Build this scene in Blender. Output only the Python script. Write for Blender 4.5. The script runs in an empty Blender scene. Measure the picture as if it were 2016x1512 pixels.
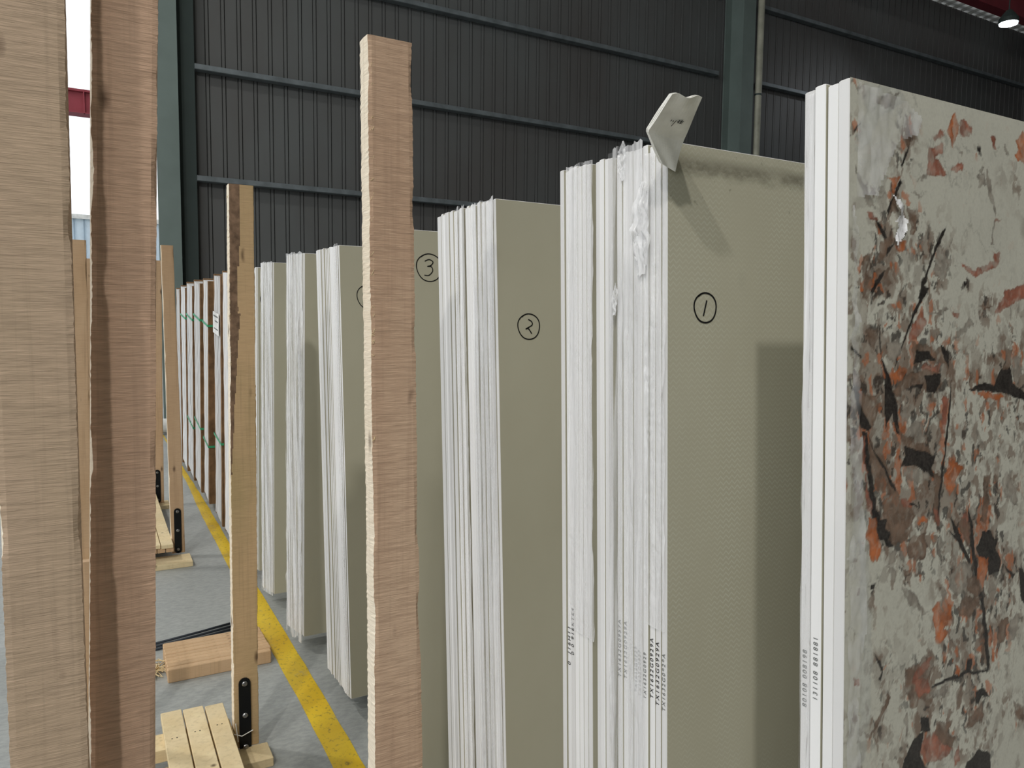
import bpy, math, random
import numpy as np
from mathutils import Vector, Matrix

random.seed(7); rng = np.random.default_rng(11)
SC = bpy.context.scene
COL = SC.collection

# ------------------------------------------------------------------ camera
F, YAW, PITCH, ROLL, EYE = 1473.3, 0.5072, 0.0811, 0.0110, 1.4009
_fw = Vector((math.sin(YAW)*math.cos(PITCH), math.cos(YAW)*math.cos(PITCH), -math.sin(PITCH)))
_r = Vector((math.cos(YAW), -math.sin(YAW), 0)); _u = _r.cross(_fw)
CR = _r*math.cos(ROLL)+_u*math.sin(ROLL); CU = -_r*math.sin(ROLL)+_u*math.cos(ROLL)
cd = bpy.data.cameras.new('camera'); cam = bpy.data.objects.new('camera', cd); COL.objects.link(cam)
cd.sensor_width = 36; cd.lens = F/2016*36; cd.clip_start = .02; cd.clip_end = 400
m = Matrix((CR, CU, -_fw)).transposed().to_4x4(); m.translation = (0, 0, EYE); cam.matrix_world = m
SC.camera = cam

# ------------------------------------------------------------------ world, lamps, exposure
w = bpy.data.worlds.new('World'); SC.world = w; w.use_nodes = True
w.node_tree.nodes['Background'].inputs[0].default_value = (.93, .97, 1, 1)
w.node_tree.nodes['Background'].inputs[1].default_value = 2.1
SC.view_settings.view_transform = 'Standard'; SC.view_settings.look = 'None'
SC.view_settings.gamma = 1; SC.view_settings.use_curve_mapping = False
SC.view_settings.exposure = -0.75

def area_lamp(name, loc, target, size, power, col=(1, .97, .92)):
    l = bpy.data.lights.new(name, 'AREA'); l.shape = 'DISK'; l.size = size; l.energy = power; l.color = col
    o = bpy.data.objects.new(name, l); COL.objects.link(o); o.location = loc
    o.rotation_euler = (Vector(target)-Vector(loc)).to_track_quat('-Z', 'Y').to_euler(); return o
area_lamp('high_bay_light', (-3.87, -5.0, 8.45), (1, 2, 1), .32, 520)
area_lamp('high_bay_light', (-5.3, -2.85, 8.55), (1, 2, 1), .32, 330)
area_lamp('high_bay_light', (15.64, 8.3, 7.15), (12, 6, 0), .3, 60, (.9, .95, 1))
area_lamp('high_bay_light', (-4.0, 6.5, 8.6), (0, 5, 0), .5, 350)

def P(px, py, axis, val):
    """world point seen at a photo pixel on the plane where coordinate 'axis' equals val"""
    d = _fw+CR*((px-1008)/F)-CU*((py-756)/F); o = Vector((0, 0, EYE)); return o+d*((val-o[axis])/d[axis])

# ------------------------------------------------------------------ helpers
def tag(o, label=None, cat=None, group=None, kind=None):
    if label and not kind: o['kind'] = 'thing'
    if label: o['label'] = label
    if cat: o['category'] = cat
    if group: o['group'] = group
    if kind: o['kind'] = kind
    return o

def mesh(name, verts, faces, mats, parent=None, loc=None, smooth=False, mi=None):
    me = bpy.data.meshes.new(name); me.from_pydata([tuple(v) for v in verts], [], [tuple(f) for f in faces])
    for mt in (mats if isinstance(mats, (list, tuple)) else [mats]): me.materials.append(mt)
    if mi is not None: me.polygons.foreach_set('material_index', np.array(mi, dtype=np.int32))
    if smooth: me.polygons.foreach_set('use_smooth', np.ones(len(me.polygons), dtype=bool))
    me.update()
    o = bpy.data.objects.new(name, me); COL.objects.link(o)
    if loc is not None: o.location = loc
    if parent is not None: o.parent = parent
    return o

def empty(name, loc, label, cat, group=None):
    o = bpy.data.objects.new(name, None); COL.objects.link(o); o.location = loc; o.empty_display_size = .1
    return tag(o, label, cat, group)

class MB:
    def __init__(s): s.v = []; s.f = []
    def add(s, v, f):
        n = len(s.v); s.v += [tuple(q) for q in v]; s.f += [tuple(i+n for i in q) for q in f]; return s
    def box(s, a, b, bev=0):
        x0, y0, z0 = a; x1, y1, z1 = b
        if bev <= 0:
            return s.add([(x, y, z) for z in (z0, z1) for x, y in ((x0, y0), (x1, y0), (x1, y1), (x0, y1))],
                  [(3, 2, 1, 0), (4, 5, 6, 7), (0, 1, 5, 4), (1, 2, 6, 5), (2, 3, 7, 6), (3, 0, 4, 7)])
        # chamfered along the vertical edges and rims
        def ring(i, z):
            return [(x0+i+bev, y0+i, z), (x1-i-bev, y0+i, z), (x1-i, y0+i+bev, z), (x1-i, y1-i-bev, z),
                    (x1-i-bev, y1-i, z), (x0+i+bev, y1-i, z), (x0+i, y1-i-bev, z), (x0+i, y0+i+bev, z)]
        v = ring(bev, z0)+ring(0, z0+bev)+ring(0, z1-bev)+ring(bev, z1)
        f = [tuple(range(7, -1, -1)), tuple(range(24, 32))]
        for k in range(3):
            for i in range(8): j = (i+1) % 8; f.append((k*8+i, k*8+j, k*8+8+j, k*8+8+i))
        return s.add(v, f)
    def tube(s, pts, r, n=8):
        pts = [Vector(p) for p in pts]; V = []; Fc = []
        for i, p in enumerate(pts):
            t = (pts[min(i+1, len(pts)-1)]-pts[max(i-1, 0)]).normalized()
            a = t.orthogonal().normalized() if i == 0 else (a-t*a.dot(t)).normalized()
            b = t.cross(a); rr = r[i] if isinstance(r, (list, tuple)) else r
            for k in range(n):
                q = 2*math.pi*k/n; V.append(p+a*(rr*math.cos(q))+b*(rr*math.sin(q)))
        for i in range(len(pts)-1):
            for k in range(n): j = (k+1) % n; Fc.append((i*n+k, i*n+j, i*n+n+j, i*n+n+k))
        Fc.append(tuple(range(n-1, -1, -1))); Fc.append(tuple(range((len(pts)-1)*n, len(pts)*n)))
        return s.add(V, Fc)
    def build(s, name, mat, parent=None, loc=None, smooth=False):
        o = mesh(name, s.v, s.f, mat, parent, loc, smooth); return o

# value noise on numpy arrays
_tab = rng.random((256, 256))
def vn(x, y):
    xi = np.floor(x).astype(int); yi = np.floor(y).astype(int); fx = x-xi; fy = y-yi
    fx = fx*fx*(3-2*fx); fy = fy*fy*(3-2*fy); g = lambda a, b: _tab[a & 255, b & 255]
    return (g(xi, yi)*(1-fx)+g(xi+1, yi)*fx)*(1-fy)+(g(xi, yi+1)*(1-fx)+g(xi+1, yi+1)*fx)*fy
def fbm(x, y, n=4):
    s = 0; a = .5
    for k in range(n): s = s+a*vn(x*2**k+17.3*k, y*2**k+9.1*k); a *= .5
    return s/(1-.5**n)

# ------------------------------------------------------------------ materials
def lin(r, g, b):
    f = lambda c: (c/255/12.92) if c/255 <= .04045 else ((c/255+.055)/1.055)**2.4
    return (f(r), f(g), f(b), 1)
class NT:
    def __init__(s, name, rough=.7, spec=.3, metal=0):
        s.m = bpy.data.materials.new(name); s.m.use_nodes = True; s.t = s.m.node_tree
        s.b = s.t.nodes['Principled BSDF']; s.b.inputs['Roughness'].default_value = rough
        s.b.inputs['Specular IOR Level'].default_value = spec; s.b.inputs['Metallic'].default_value = metal
    def n(s, typ, **k):
        q = s.t.nodes.new(typ)
        for a, v in k.items(): setattr(q, a, v)
        return q
    def l(s, a, b): s.t.links.new(a, b)
    def coord(s, scale=(1, 1, 1), rot=(0, 0, 0), loc=(0, 0, 0), src='Object'):
        c = s.n('ShaderNodeTexCoord'); mp = s.n('ShaderNodeMapping'); s.l(c.outputs[src], mp.inputs[0])
        mp.inputs['Scale'].default_value = scale; mp.inputs['Rotation'].default_value = rot; mp.inputs['Location'].default_value = loc
        return mp.outputs[0]
    def noise(s, vec, scale=1, det=4, rough=.55, dist=0):
        q = s.n('ShaderNodeTexNoise'); s.l(vec, q.inputs['Vector']); q.inputs['Scale'].default_value = scale
        q.inputs['Detail'].default_value = det; q.inputs['Roughness'].default_value = rough; q.inputs['Distortion'].default_value = dist
        return q.outputs['Fac']
    def ramp(s, fac, stops, interp='LINEAR'):
        q = s.n('ShaderNodeValToRGB'); s.l(fac, q.inputs[0]); e = q.color_ramp.elements; q.color_ramp.interpolation = interp
        while len(e) < len(stops): e.new(.5)
        for a, (p, c) in zip(e, stops): a.position = p; a.color = c if isinstance(c, tuple) else (c, c, c, 1)
        return q.outputs[0]
    def mix(s, fac, a, b, mode='MIX'):
        q = s.n('ShaderNodeMix', data_type='RGBA', blend_type=mode)
        for sock, v in ((q.inputs[0], fac), (q.inputs[6], a), (q.inputs[7], b)):
            if isinstance(v, (int, float)): sock.default_value = v
            elif isinstance(v, tuple): sock.default_value = v
            else: s.l(v, sock)
        return q.outputs[2]
    def math(s, op, a, b=None):
        q = s.n('ShaderNodeMath', operation=op)
        for i, v in enumerate((a, b)):
            if v is None: continue
            if isinstance(v, (int, float)): q.inputs[i].default_value = v
            else: s.l(v, q.inputs[i])
        return q.outputs[0]
    def bump(s, h, st=.3, d=.002):
        q = s.n('ShaderNodeBump'); q.inputs['Strength'].default_value = st; q.inputs['Distance'].default_value = d
        s.l(h, q.inputs['Height']); s.l(q.outputs[0], s.b.inputs['Normal'])
    def col(s, c):
        if isinstance(c, tuple): s.b.inputs['Base Color'].default_value = c
        else: s.l(c, s.b.inputs['Base Color'])
        return s

def simple(name, c, rough=.6, metal=0, var=.12, sc=6, spec=.3):
    t = NT(name, rough, spec, metal); n = t.noise(t.coord(), sc, 5)
    d = tuple(x*(1-var*2) for x in c[:3])+(1,); e = tuple(min(1, x*(1+var)) for x in c[:3])+(1,)
    t.col(t.ramp(n, [(.3, d), (.7, e)])); return t.m

def wood(name, c1, c2, seed=0, saw=1.0, olive=0):
    t = NT(name, .82, .15)
    v = t.coord((16, 16, 210), (0, .03, 0), (seed*3.1, seed*1.7, seed))
    saw_n = t.noise(v, 1, 3, .6)
    saw_c = t.noise(t.coord((24, 24, 560), (0, .03, 0), (seed, 0, 4)), 1, 2, .5)
    grain = t.noise(t.coord((70, 70, 2.2), loc=(seed*2, 0, 0)), 1, 4, .6)
    blot = t.noise(t.coord((5, 5, 2.0), loc=(seed, seed, seed)), 1, 3)
    base = t.mix(t.ramp(blot, [(.35, 0.), (.65, 1.)]), c1, c2)
    oi = t.n('ShaderNodeObjectInfo'); base = t.mix(t.math('MULTIPLY', oi.outputs['Random'], .22), base, tuple(x*.6 for x in c1[:3])+(1,))
    dk = tuple(x*.62 for x in c1[:3])+(1,); lt = tuple(min(1, x*1.32) for x in c2[:3])+(1,)
    a = t.mix(t.math('MULTIPLY', t.ramp(saw_n, [(.36, 1.), (.56, 0.)]), .55*saw), base, dk)
    a = t.mix(t.math('MULTIPLY', t.ramp(saw_c, [(.55, 0.), (.70, 1.)]), .55*saw), a, lt)
    a = t.mix(t.math('MULTIPLY', t.ramp(grain, [(.30, 1.), (.48, 0.)]), .38), a, dk)
    # knots
    vo = t.n('ShaderNodeTexVoronoi'); t.l(t.coord((16, 16, 6.5), loc=(seed*1.3, 0, seed*.7)), vo.inputs['Vector']); vo.inputs['Scale'].default_value = 1
    kn = t.ramp(vo.outputs['Distance'], [(.05, 1.), (.17, 0.)])
    sel = t.ramp(t.noise(t.coord((6, 6, 4), loc=(0, seed, 9)), 1, 1), [(.44, 0.), (.48, 1.)])
    a = t.mix(t.math('MULTIPLY', t.math('MULTIPLY', kn, sel), .8), a, (.06, .03, .018, 1))
    # grey-green mould stains
    st = t.ramp(t.noise(t.coord((11, 11, 5.5), loc=(seed, 3, seed*2)), 1, 5, .6), [(.69, 0.), (.78, .45)])
    a = t.mix(st, a, (.14, .125, .085, 1))
    t.col(a); h = t.math('ADD', saw_n, t.math('MULTIPLY', saw_c, .6)); t.bump(h, .6*saw+.1, .0025)
    return t.m

M = {}
M['wood_a'] = wood('wood_weathered', lin(200, 176, 150), lin(206, 180, 156), 1.0, .8)
M['wood_b'] = wood('wood_reddish', lin(206, 172, 146), lin(216, 182, 156), 2.3, .9)
M['wood_c'] = wood('wood_rose', lin(196, 164, 138), lin(208, 180, 154), 3.7, .8)
M['wood_d'] = wood('wood_olive', lin(176, 154, 114), lin(198, 168, 130), 4.9, .35)
M['wood_e'] = wood('wood_tan', lin(192, 160, 126), lin(202, 172, 140), 6.1, .3)
M['wood_pale'] = wood('wood_pale', lin(226, 204, 160), lin(236, 218, 180), 7.7, .3)
M['wood_strip'] = wood('wood_strip', lin(200, 166, 128), lin(212, 180, 144), 8.2, .2)
M['bark'] = simple('bark', lin(128, 104, 84), .95, var=.25, sc=45)
M['wood_lit'] = wood('wood_lit_side', lin(240, 224, 200), lin(246, 234, 214), 9.4, .35)  # paler copy of the wood: light from the opening put into the colour
M['black'] = simple('black_steel', lin(32, 34, 36), .45, .6, sc=20)
M['bolt'] = simple('bolt_steel', lin(150, 150, 150), .35, .9)
M['rod'] = simple('dark_rubber', lin(46, 52, 60), .5)
M['rail'] = simple('rack_steel', lin(60, 66, 68), .5, .3)
M['tie'] = simple('white_plastic', lin(225, 225, 220), .4)
M['ink'] = simple('marker_ink', lin(24, 24, 26), .5)
M['fade'] = simple('faded_ink', lin(120, 122, 120), .6)
M['grime'] = simple('grime', lin(95, 95, 92), .8)
M['green'] = simple('green_strap', lin(70, 170, 120), .4)
M['board'] = simple('brown_board', lin(134, 104, 74), .85, var=.25, sc=12)
M['paper'] = simple('paper_label', lin(240, 240, 238), .6)
M['red'] = simple('red_paint', lin(150, 62, 72), .55, var=.1, sc=3)
M['pipe'] = simple('pale_pipe', lin(176, 176, 160), .5, var=.15, sc=4)
M['grey_green'] = simple('grey_green_paint', lin(116, 130, 126), .5, var=.06, sc=2)
M['dark_and_shade'] = simple('dark_steel_and_shade', lin(70, 82, 80), .55, var=.06, sc=2)  # dark fittings; also the painted shade of the left column
M['girt'] = simple('girt_paint', lin(122, 130, 134), .45, .2, var=.15, sc=5)
M['bluewall'] = simple('pale_blue_cladding', lin(206, 220, 230), .5, var=.04)
M['roof'] = simple('pale_roof_sheet', lin(190, 190, 182), .5, var=.06)

def wallmat():
    t = NT('dark_cladding', .5, .35)
    a = t.ramp(t.noise(t.coord((.7, 1, .35)), 1, 4), [(.35, lin(94, 93, 92)), (.65, lin(101, 104, 104))])
    a = t.mix(t.ramp(t.noise(t.coord((14, 14, 9)), 1, 6, .7), [(.66, 0.), (.8, .25)]), a, lin(120, 120, 118))
    t.col(a); return t.m
M['wall'] = wallmat()

def floormat():
    t = NT('concrete', .55, .35)
    a = t.ramp(t.noise(t.coord(), .9, 6, .6), [(.3, lin(152, 155, 152)), (.7, lin(176, 179, 176))])
    a = t.mix(t.ramp(t.noise(t.coord((30, 55, 1), (0, 0, .5)), 1, 4, .7), [(.4, .35), (.62, 0.)]), a, lin(112, 116, 118))
    a = t.mix(t.ramp(t.noise(t.coord(), 3.2, 5, .65), [(.60, 0.), (.72, .35)]), a, lin(190, 196, 196))
    t.col(a); t.l(t.ramp(t.noise(t.coord(), 2, 4), [(.3, .35), (.7, .65)]), t.b.inputs['Roughness'])
    t.bump(t.noise(t.coord(), 60, 4), .15, .003); return t.m
M['floor'] = floormat()
def yellowmat():
    t = NT('yellow_floor_paint', .45, .4)
    a = t.ramp(t.noise(t.coord(), 4, 5), [(.3, lin(206, 166, 20)), (.7, lin(226, 194, 40))])
    a = t.mix(t.ramp(t.noise(t.coord((60, 45, 1)), 1, 6, .75), [(.54, 0.), (.66, .8)]), a, lin(112, 96, 50))
    a = t.mix(t.ramp(t.noise(t.coord((7, 5, 1)), 1, 6, .7), [(.60, 0.), (.68, .7)]), a, lin(150, 148, 130))
    t.col(a); return t.m
M['yellow'] = yellowmat()

def edgemat():
    t = NT('white_slab_edge', .55, .3)
    a = t.ramp(t.noise(t.coord((4, 3, 1.4), src='Object'), 1, 5), [(.3, lin(228, 227, 226)), (.7, lin(242, 242, 242))])
    a = t.mix(t.ramp(t.noise(t.coord((1, 60, 3)), 1, 5, .7), [(.62, 0.), (.74, .3)]), a, lin(205, 192, 168))
    oi = t.n('ShaderNodeObjectInfo'); a = t.mix(t.ramp(oi.outputs['Random'], [(.0, 0.), (1., .6)]), a, lin(184, 182, 180))
    a = t.mix(t.ramp(t.noise(t.coord((1, 90, 1.3)), 1, 4, .6), [(.55, 0.), (.7, .35)]), a, lin(160, 158, 152))
    t.col(a); return t.m
M['edge'] = edgemat()
def facemat(name, chevron=False):
    t = NT(name, .62, .3)
    a = t.ramp(t.noise(t.coord((1, 1, .8)), 2.2, 5), [(.3, lin(176, 172, 152)), (.7, lin(186, 183, 164))])
    a = t.mix(t.ramp(t.noise(t.coord((60, 1, 60)), 1, 3), [(.75, 0.), (.8, .5)]), a, lin(225, 225, 215))
    if chevron:
        c = t.n('ShaderNodeTexCoord'); s = t.n('ShaderNodeSeparateXYZ'); t.l(c.outputs['Object'], s.inputs[0])
        x, z = s.outputs['X'], s.outputs['Z']
        tri = t.math('PINGPONG', x, .006)
        q = t.math('FRACT', t.math('MULTIPLY', t.math('ADD', z, tri), 1/.0085))
        line = t.math('MULTIPLY', t.math('LESS_THAN', q, .3), t.ramp(t.noise(t.coord((5, 1, 2.4)), 1, 4, .7), [(.40, 0.05), (.7, .5)]))
        a = t.mix(line, a, lin(206, 210, 196))
        n = t.noise(t.coord((16, 1, 26)), 1, 6, .7)
        band = t.math('MULTIPLY', t.math('GREATER_THAN', z, 1.5), t.ramp(t.math('ABSOLUTE', t.math('SUBTRACT', t.math('ADD', z, t.math('MULTIPLY', n, .03)), 1.585)), [(.004, 1.), (.02, 0.)]))
        a = t.mix(t.math('MULTIPLY', band, t.ramp(n, [(.3, .1), (.6, .75)])), a, lin(96, 92, 78))
        sp = t.ramp(t.noise(t.coord((45, 1, 45)), 1, 5, .7), [(.62, 0.), (.68, .45)])
        top = t.ramp(z, [(0.0, 0.), (1.0, 1.)])
        msk = t.math('MULTIPLY', t.math('GREATER_THAN', z, 1.49), sp)
        a = t.mix(msk, a, lin(110, 106, 90))
        sm = t.ramp(t.noise(t.coord((4, 1, 3), loc=(2, 0, 1)), 1, 4), [(.62, 0.), (.75, .28)])
        a = t.mix(sm, a, lin(120, 118, 104))
    t.col(a); t.bump(t.noise(t.coord((1, 1, 1)), 140, 2), .12, .001); return t.m
M['face'] = facemat('slab_back_face'); M['face_chevron'] = facemat('slab_face_herringbone', True)

def filmmat(name, lo, hi, white=(.93, .93, .94, 1), sc=(1, 60, 5)):
    t = NT(name, .16, .6); t.b.inputs['Base Color'].default_value = white
    n = t.noise(t.coord(sc), 1, 4, .5, .25); t.bump(n, .5, .005)
    fac = t.ramp(n, [(.35, lo), (.65, hi)])
    mx = t.n('ShaderNodeMixShader'); tr = t.n('ShaderNodeBsdfTransparent')
    t.l(fac, mx.inputs[0]); t.l(tr.outputs[0], mx.inputs[1]); t.l(t.b.outputs[0], mx.inputs[2])
    t.l(mx.outputs[0], t.t.nodes['Material Output'].inputs[0]); return t.m
M['film'] = filmmat('crinkled_film', .06, .62, sc=(1, 55, 2.2))
M['film_clear'] = filmmat('clear_film', .04, .34, sc=(26, 1, 20))
M['film_dense'] = filmmat('gathered_film', .5, .95, sc=(90, 1, 60))
M['film_tuft'] = filmmat('bunched_film', .25, .8, sc=(50, 60, 18))
M['foam'] = simple('packing_foam', lin(240, 239, 232), .8, var=.05, sc=40)
def glow():
    t = NT('lamp_glow'); t.b.inputs['Emission Color'].default_value = (.92, .96, 1, 1); t.b.inputs['Emission Strength'].default_value = 40; return t.m
M['glow'] = glow()
def skylight():
    t = NT('translucent_sheet', .5, .3); t.b.inputs['Base Color'].default_value = (.55, .55, .52, 1)
    tl = t.n('ShaderNodeBsdfTranslucent'); tl.inputs[0].default_value = (.42, .42, .40, 1); mx = t.n('ShaderNodeMixShader'); mx.inputs[0].default_value = .5
    t.l(t.b.outputs[0], mx.inputs[1]); t.l(tl.outputs[0], mx.inputs[2]); t.l(mx.outputs[0], t.t.nodes['Material Output'].inputs[0]); return t.m
M['skylight'] = skylight()

# ------------------------------------------------------------------ the hall
WY = 10.72
def struct(o): o['kind'] = 'structure'; return o
struct(mesh('floor', [(-40, -13, 0), (20.6, -13, 0), (20.6, 60, 0), (-40, 60, 0)], [(0, 1, 2, 3)], M['floor']))
def corrugated(x0, x1, z0, z1, pitch, rib, depth):
    """profile points along one axis: flats with a pair of narrow grooves"""
    pts = []; x = x0
    while x < x1:
        g = .013
        pts += [(x, 0), (x+pitch-rib-g, 0), (x+pitch-rib-g*.6, depth), (x+pitch-rib-g*.3, depth), (x+pitch-rib, -depth*.35), (x+pitch-g*1.1, -depth*.35), (x+pitch-g*.8, depth), (x+pitch-g*.4, depth)]; x += pitch
    pts.append((x, 0)); return pts
pr = corrugated(1.2, 20.6, 0, 9, .2, .046, .022)
v = [(x, WY+d, 0) for x, d in pr]+[(x, WY+d, 8.73) for x, d in pr]; n = len(pr)
v += [(x, WY+.06, 0) for x, d in pr]+[(x, WY+.06, 8.73) for x, d in pr]
fs = [(i, i+1, n+i+1, n+i) for i in range(n-1)]+[(3*n+i, 3*n+i+1, 2*n+i+1, 2*n+i) for i in range(n-1)]
struct(mesh('wall_back', v, fs, M['wall']))
pr = corrugated(-13, WY, 0, 9, .2, .046, .022); n = len(pr)
v = [(20.6+d, y, 0) for y, d in pr]+[(20.6+d, y, 11.5) for y, d in pr]
struct(mesh('wall_right', v, [(i+1, i, n+i, n+i+1) for i in range(n-1)], M['wall']))
struct(MB().box((-8, -13.1, 0), (20.6, -13, 11.4)).build('wall_front', M['wall']))
# roof sheets, ribs running up the slope
pr = corrugated(-8, 20.6, 0, 0, .3, .08, -.03); n = len(pr)
zr = lambda y: 8.74+(WY-y)*.09
v = [(x, 9.2, zr(9.2)+d) for x, d in pr]+[(x, -13, zr(-13)+d) for x, d in pr]
v += [(x, y, z+.09) for x, y, z in v]
fs = [(i+1, i, n+i, n+i+1) for i in range(n-1)]+[(2*n+i, 2*n+i+1, 3*n+i+1, 3*n+i) for i in range(n-1)]
struct(mesh('ceiling', v, fs, M['roof']))
v = [(x, WY+.1, zr(WY+.1)+d) for x, d in pr]+[(x, 9.2, zr(9.2)+d) for x, d in pr]
struct(mesh('trim_40', v, [(i+1, i, n+i, n+i+1) for i in range(n-1)], M['skylight']))
# girts: C sections between the columns
def girt(x0, x1, z):
    y = WY-.024
    v = []
    prof = [(y, z), (y-.11, z), (y-.11, z-.012), (y-.118, z-.012), (y-.118, z+.062), (y-.11, z+.068), (y, z+.068)]
    prof = [(y, z), (y-.12, z), (y-.126, z+.006), (y-.126, z+.064), (y-.12, z+.07), (y, z+.07)]
    n = len(prof); v = [(x0, a, b) for a, b in prof]+[(x1, a, b) for a, b in prof]
    f = [(i, (i+1) % n, n+(i+1) % n, n+i) for i in range(n)]+[tuple(range(n-1, -1, -1)), tuple(range(n, 2*n))]
    return v, f
where = ['lowest', 'second lowest', 'third', 'fourth', 'highest']
z0g = 3.209
for k in range(-1, 5):
    z = z0g+1.4*k-.02
    for side, (a, b) in (('left of', (1.2, 10.15)), ('right of', (11.2, 20.5))):
        vv, ff = girt(a, b, z); o = mesh('wall_girt', vv, ff, M['girt'])
        tag(o, None, None, None, 'structure'); o.name = 'trim_%d' % (2*(k+1)+(1 if side == 'left of' else 2))

# left column by the opening, with a dark strip painted for its shaded part
c = empty('steel_column', (.87, 10.45, 0), 'grey-green steel column beside the bright opening at the left end of the wall', 'column')
MB().box((-.145, -.03, 0), (.115, -.012, 8.65)).build('front_flange', M['grey_green'], c)
MB().box((-.008, -.012, 0), (.008, .2, 8.65)).build('web', M['grey_green'], c)
MB().box((-.12, .2, 0), (.115, .218, 8.65)).build('back_flange', M['grey_green'], c)
MB().box((-.16, -.06, 0), (.16, .24, .02)).build('base_plate', M['grey_green'], c)
struct(MB().box((.98, 10.6, 0), (1.2, 10.78, 8.72)).build('trim_20', M['dark_and_shade']))  # strip whose darker colour stands in for shade on the column
# right column
c = empty('steel_column', (10.49, 10.2, 0), 'wide grey-green steel column standing against the dark wall beside the pale downpipe', 'column')
MB().box((-.15, -.012, 0), (.15, .012, 8.65)).build('front_flange', M['grey_green'], c)
MB().box((-.008, .012, 0), (.008, .43, 8.65)).build('web', M['grey_green'], c)
MB().box((-.15, .43, 0), (.15, .454, 8.65)).build('back_flange', M['grey_green'], c)
MB().box((-.2, -.06, 0), (.2, .455, .025)).build('base_plate', M['grey_green'], c)
dp = empty('downpipe', (10.78, 10.2, 0), 'pale vertical downpipe clamped beside the wide steel column', 'pipe')
MB().tube([(0, 0, 0.02), (0, 0, 3), (0, 0, 6), (0, 0, 8.68)], .062, 16).build('pipe', M['pipe'], dp, smooth=True)
for z in (2.2, 5.62): MB().tube([(0, 0, z), (0, 0, z+.03)], .068, 16).box((-.085, -.004, z+.005), (-.06, .004, z+.025)).build('clamp', M['dark_and_shade'], dp)
# red beam below the roof
b = empty('roof_beam', (12, 9.5, 8.14), 'dark red steel beam running under the roof at the top right', 'beam')
MB().box((-8, -.12, 0), (8.55, .12, .02)).build('flange', M['red'], b)
MB().box((-8, -.008, .02), (8.55, .008, .5)).build('web', M['red'], b)
MB().box((-8, -.12, .5), (8.55, .12, .52)).build('flange', M['red'], b)
# flood lamp
lp = empty('flood_lamp', (15.64, 8.5, 7.28), 'glowing white flood lamp hanging under the roof at the top right corner', 'lamp')
MB().tube([(0, 0, .02), (0, 0, .10), (0, 0, .2), (0, 0, .26)], [.17, .17, .10, .05], 24).build('housing', M['dark_and_shade'], lp)
MB().tube([(0, 0, -.005), (0, 0, .018)], .155, 24).build('lamp_glass', M['glow'], lp)
MB().tube([(0, 0, .26), (0, 0, 1.9)], .012, 8).build('hanger', M['dark_and_shade'], lp)

# outside, beyond the opening
b = empty('gantry_beam', (0, 16, 0), 'red gantry crossbeam seen against the white sky through the opening', 'beam')
for x in (-3.0, 5.0): MB().box((x-.12, -.12, 0), (x+.12, .12, 5.1)).build('leg', M['red'], b)
MB().box((-5, -.16, 5.08), (6, .16, 5.10)).box((-5, -.16, 5.46), (6, .16, 5.50)).box((-5, -.1, 5.1), (6, -.08, 5.46)).build('girder', M['red'], b)
MB().box((-.075, -.165, 5.08), (-.055, -.1, 5.5)).build('splice_plate', M['red'], b)
pr = corrugated(-14, 6, 0, 0, .3, .06, -.05); n = len(pr)
v = [(x, d, 0) for x, d in pr]+[(x, d, 4.8) for x, d in pr]+[(x, 6, 0) for x, d in pr]+[(x, 6, 4.8) for x, d in pr]
fs = [(i, i+1, n+i+1, n+i) for i in range(n-1)]+[(n+i, n+i+1, 3*n+i+1, 3*n+i) for i in range(n-1)]+[(0, n, 3*n, 2*n), (n-1, 3*n-1, 4*n-1, 2*n-1)]
bl = empty('pale_building', (0, 30, 0), 'pale blue corrugated building outside behind the opening', 'building')
mesh('cladding', v, fs, M['bluewall'], bl)
MB().box((-14, -.12, 4.8), (6, .1, 4.95)).build('eaves_trim', M['tie'], bl)

# yellow floor line
ys = np.linspace(-3, 10.6, 110); v = []; fs = []
for i, y in enumerate(ys):
    a = .612+.004*math.sin(y*3)+.0022*random.uniform(-1, 1)+max(0, y-4)*.010; b2 = .704+.003*math.sin(y*2.1+1)+.0022*random.uniform(-1, 1)-max(0, y-4)*.004
    v += [(a, y, .0012), (b2, y, .0012)]
    if i: fs.append((2*i-2, 2*i-1, 2*i+1, 2*i))
o = struct(mesh('trim_30', v, fs, M['yellow']))
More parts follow.
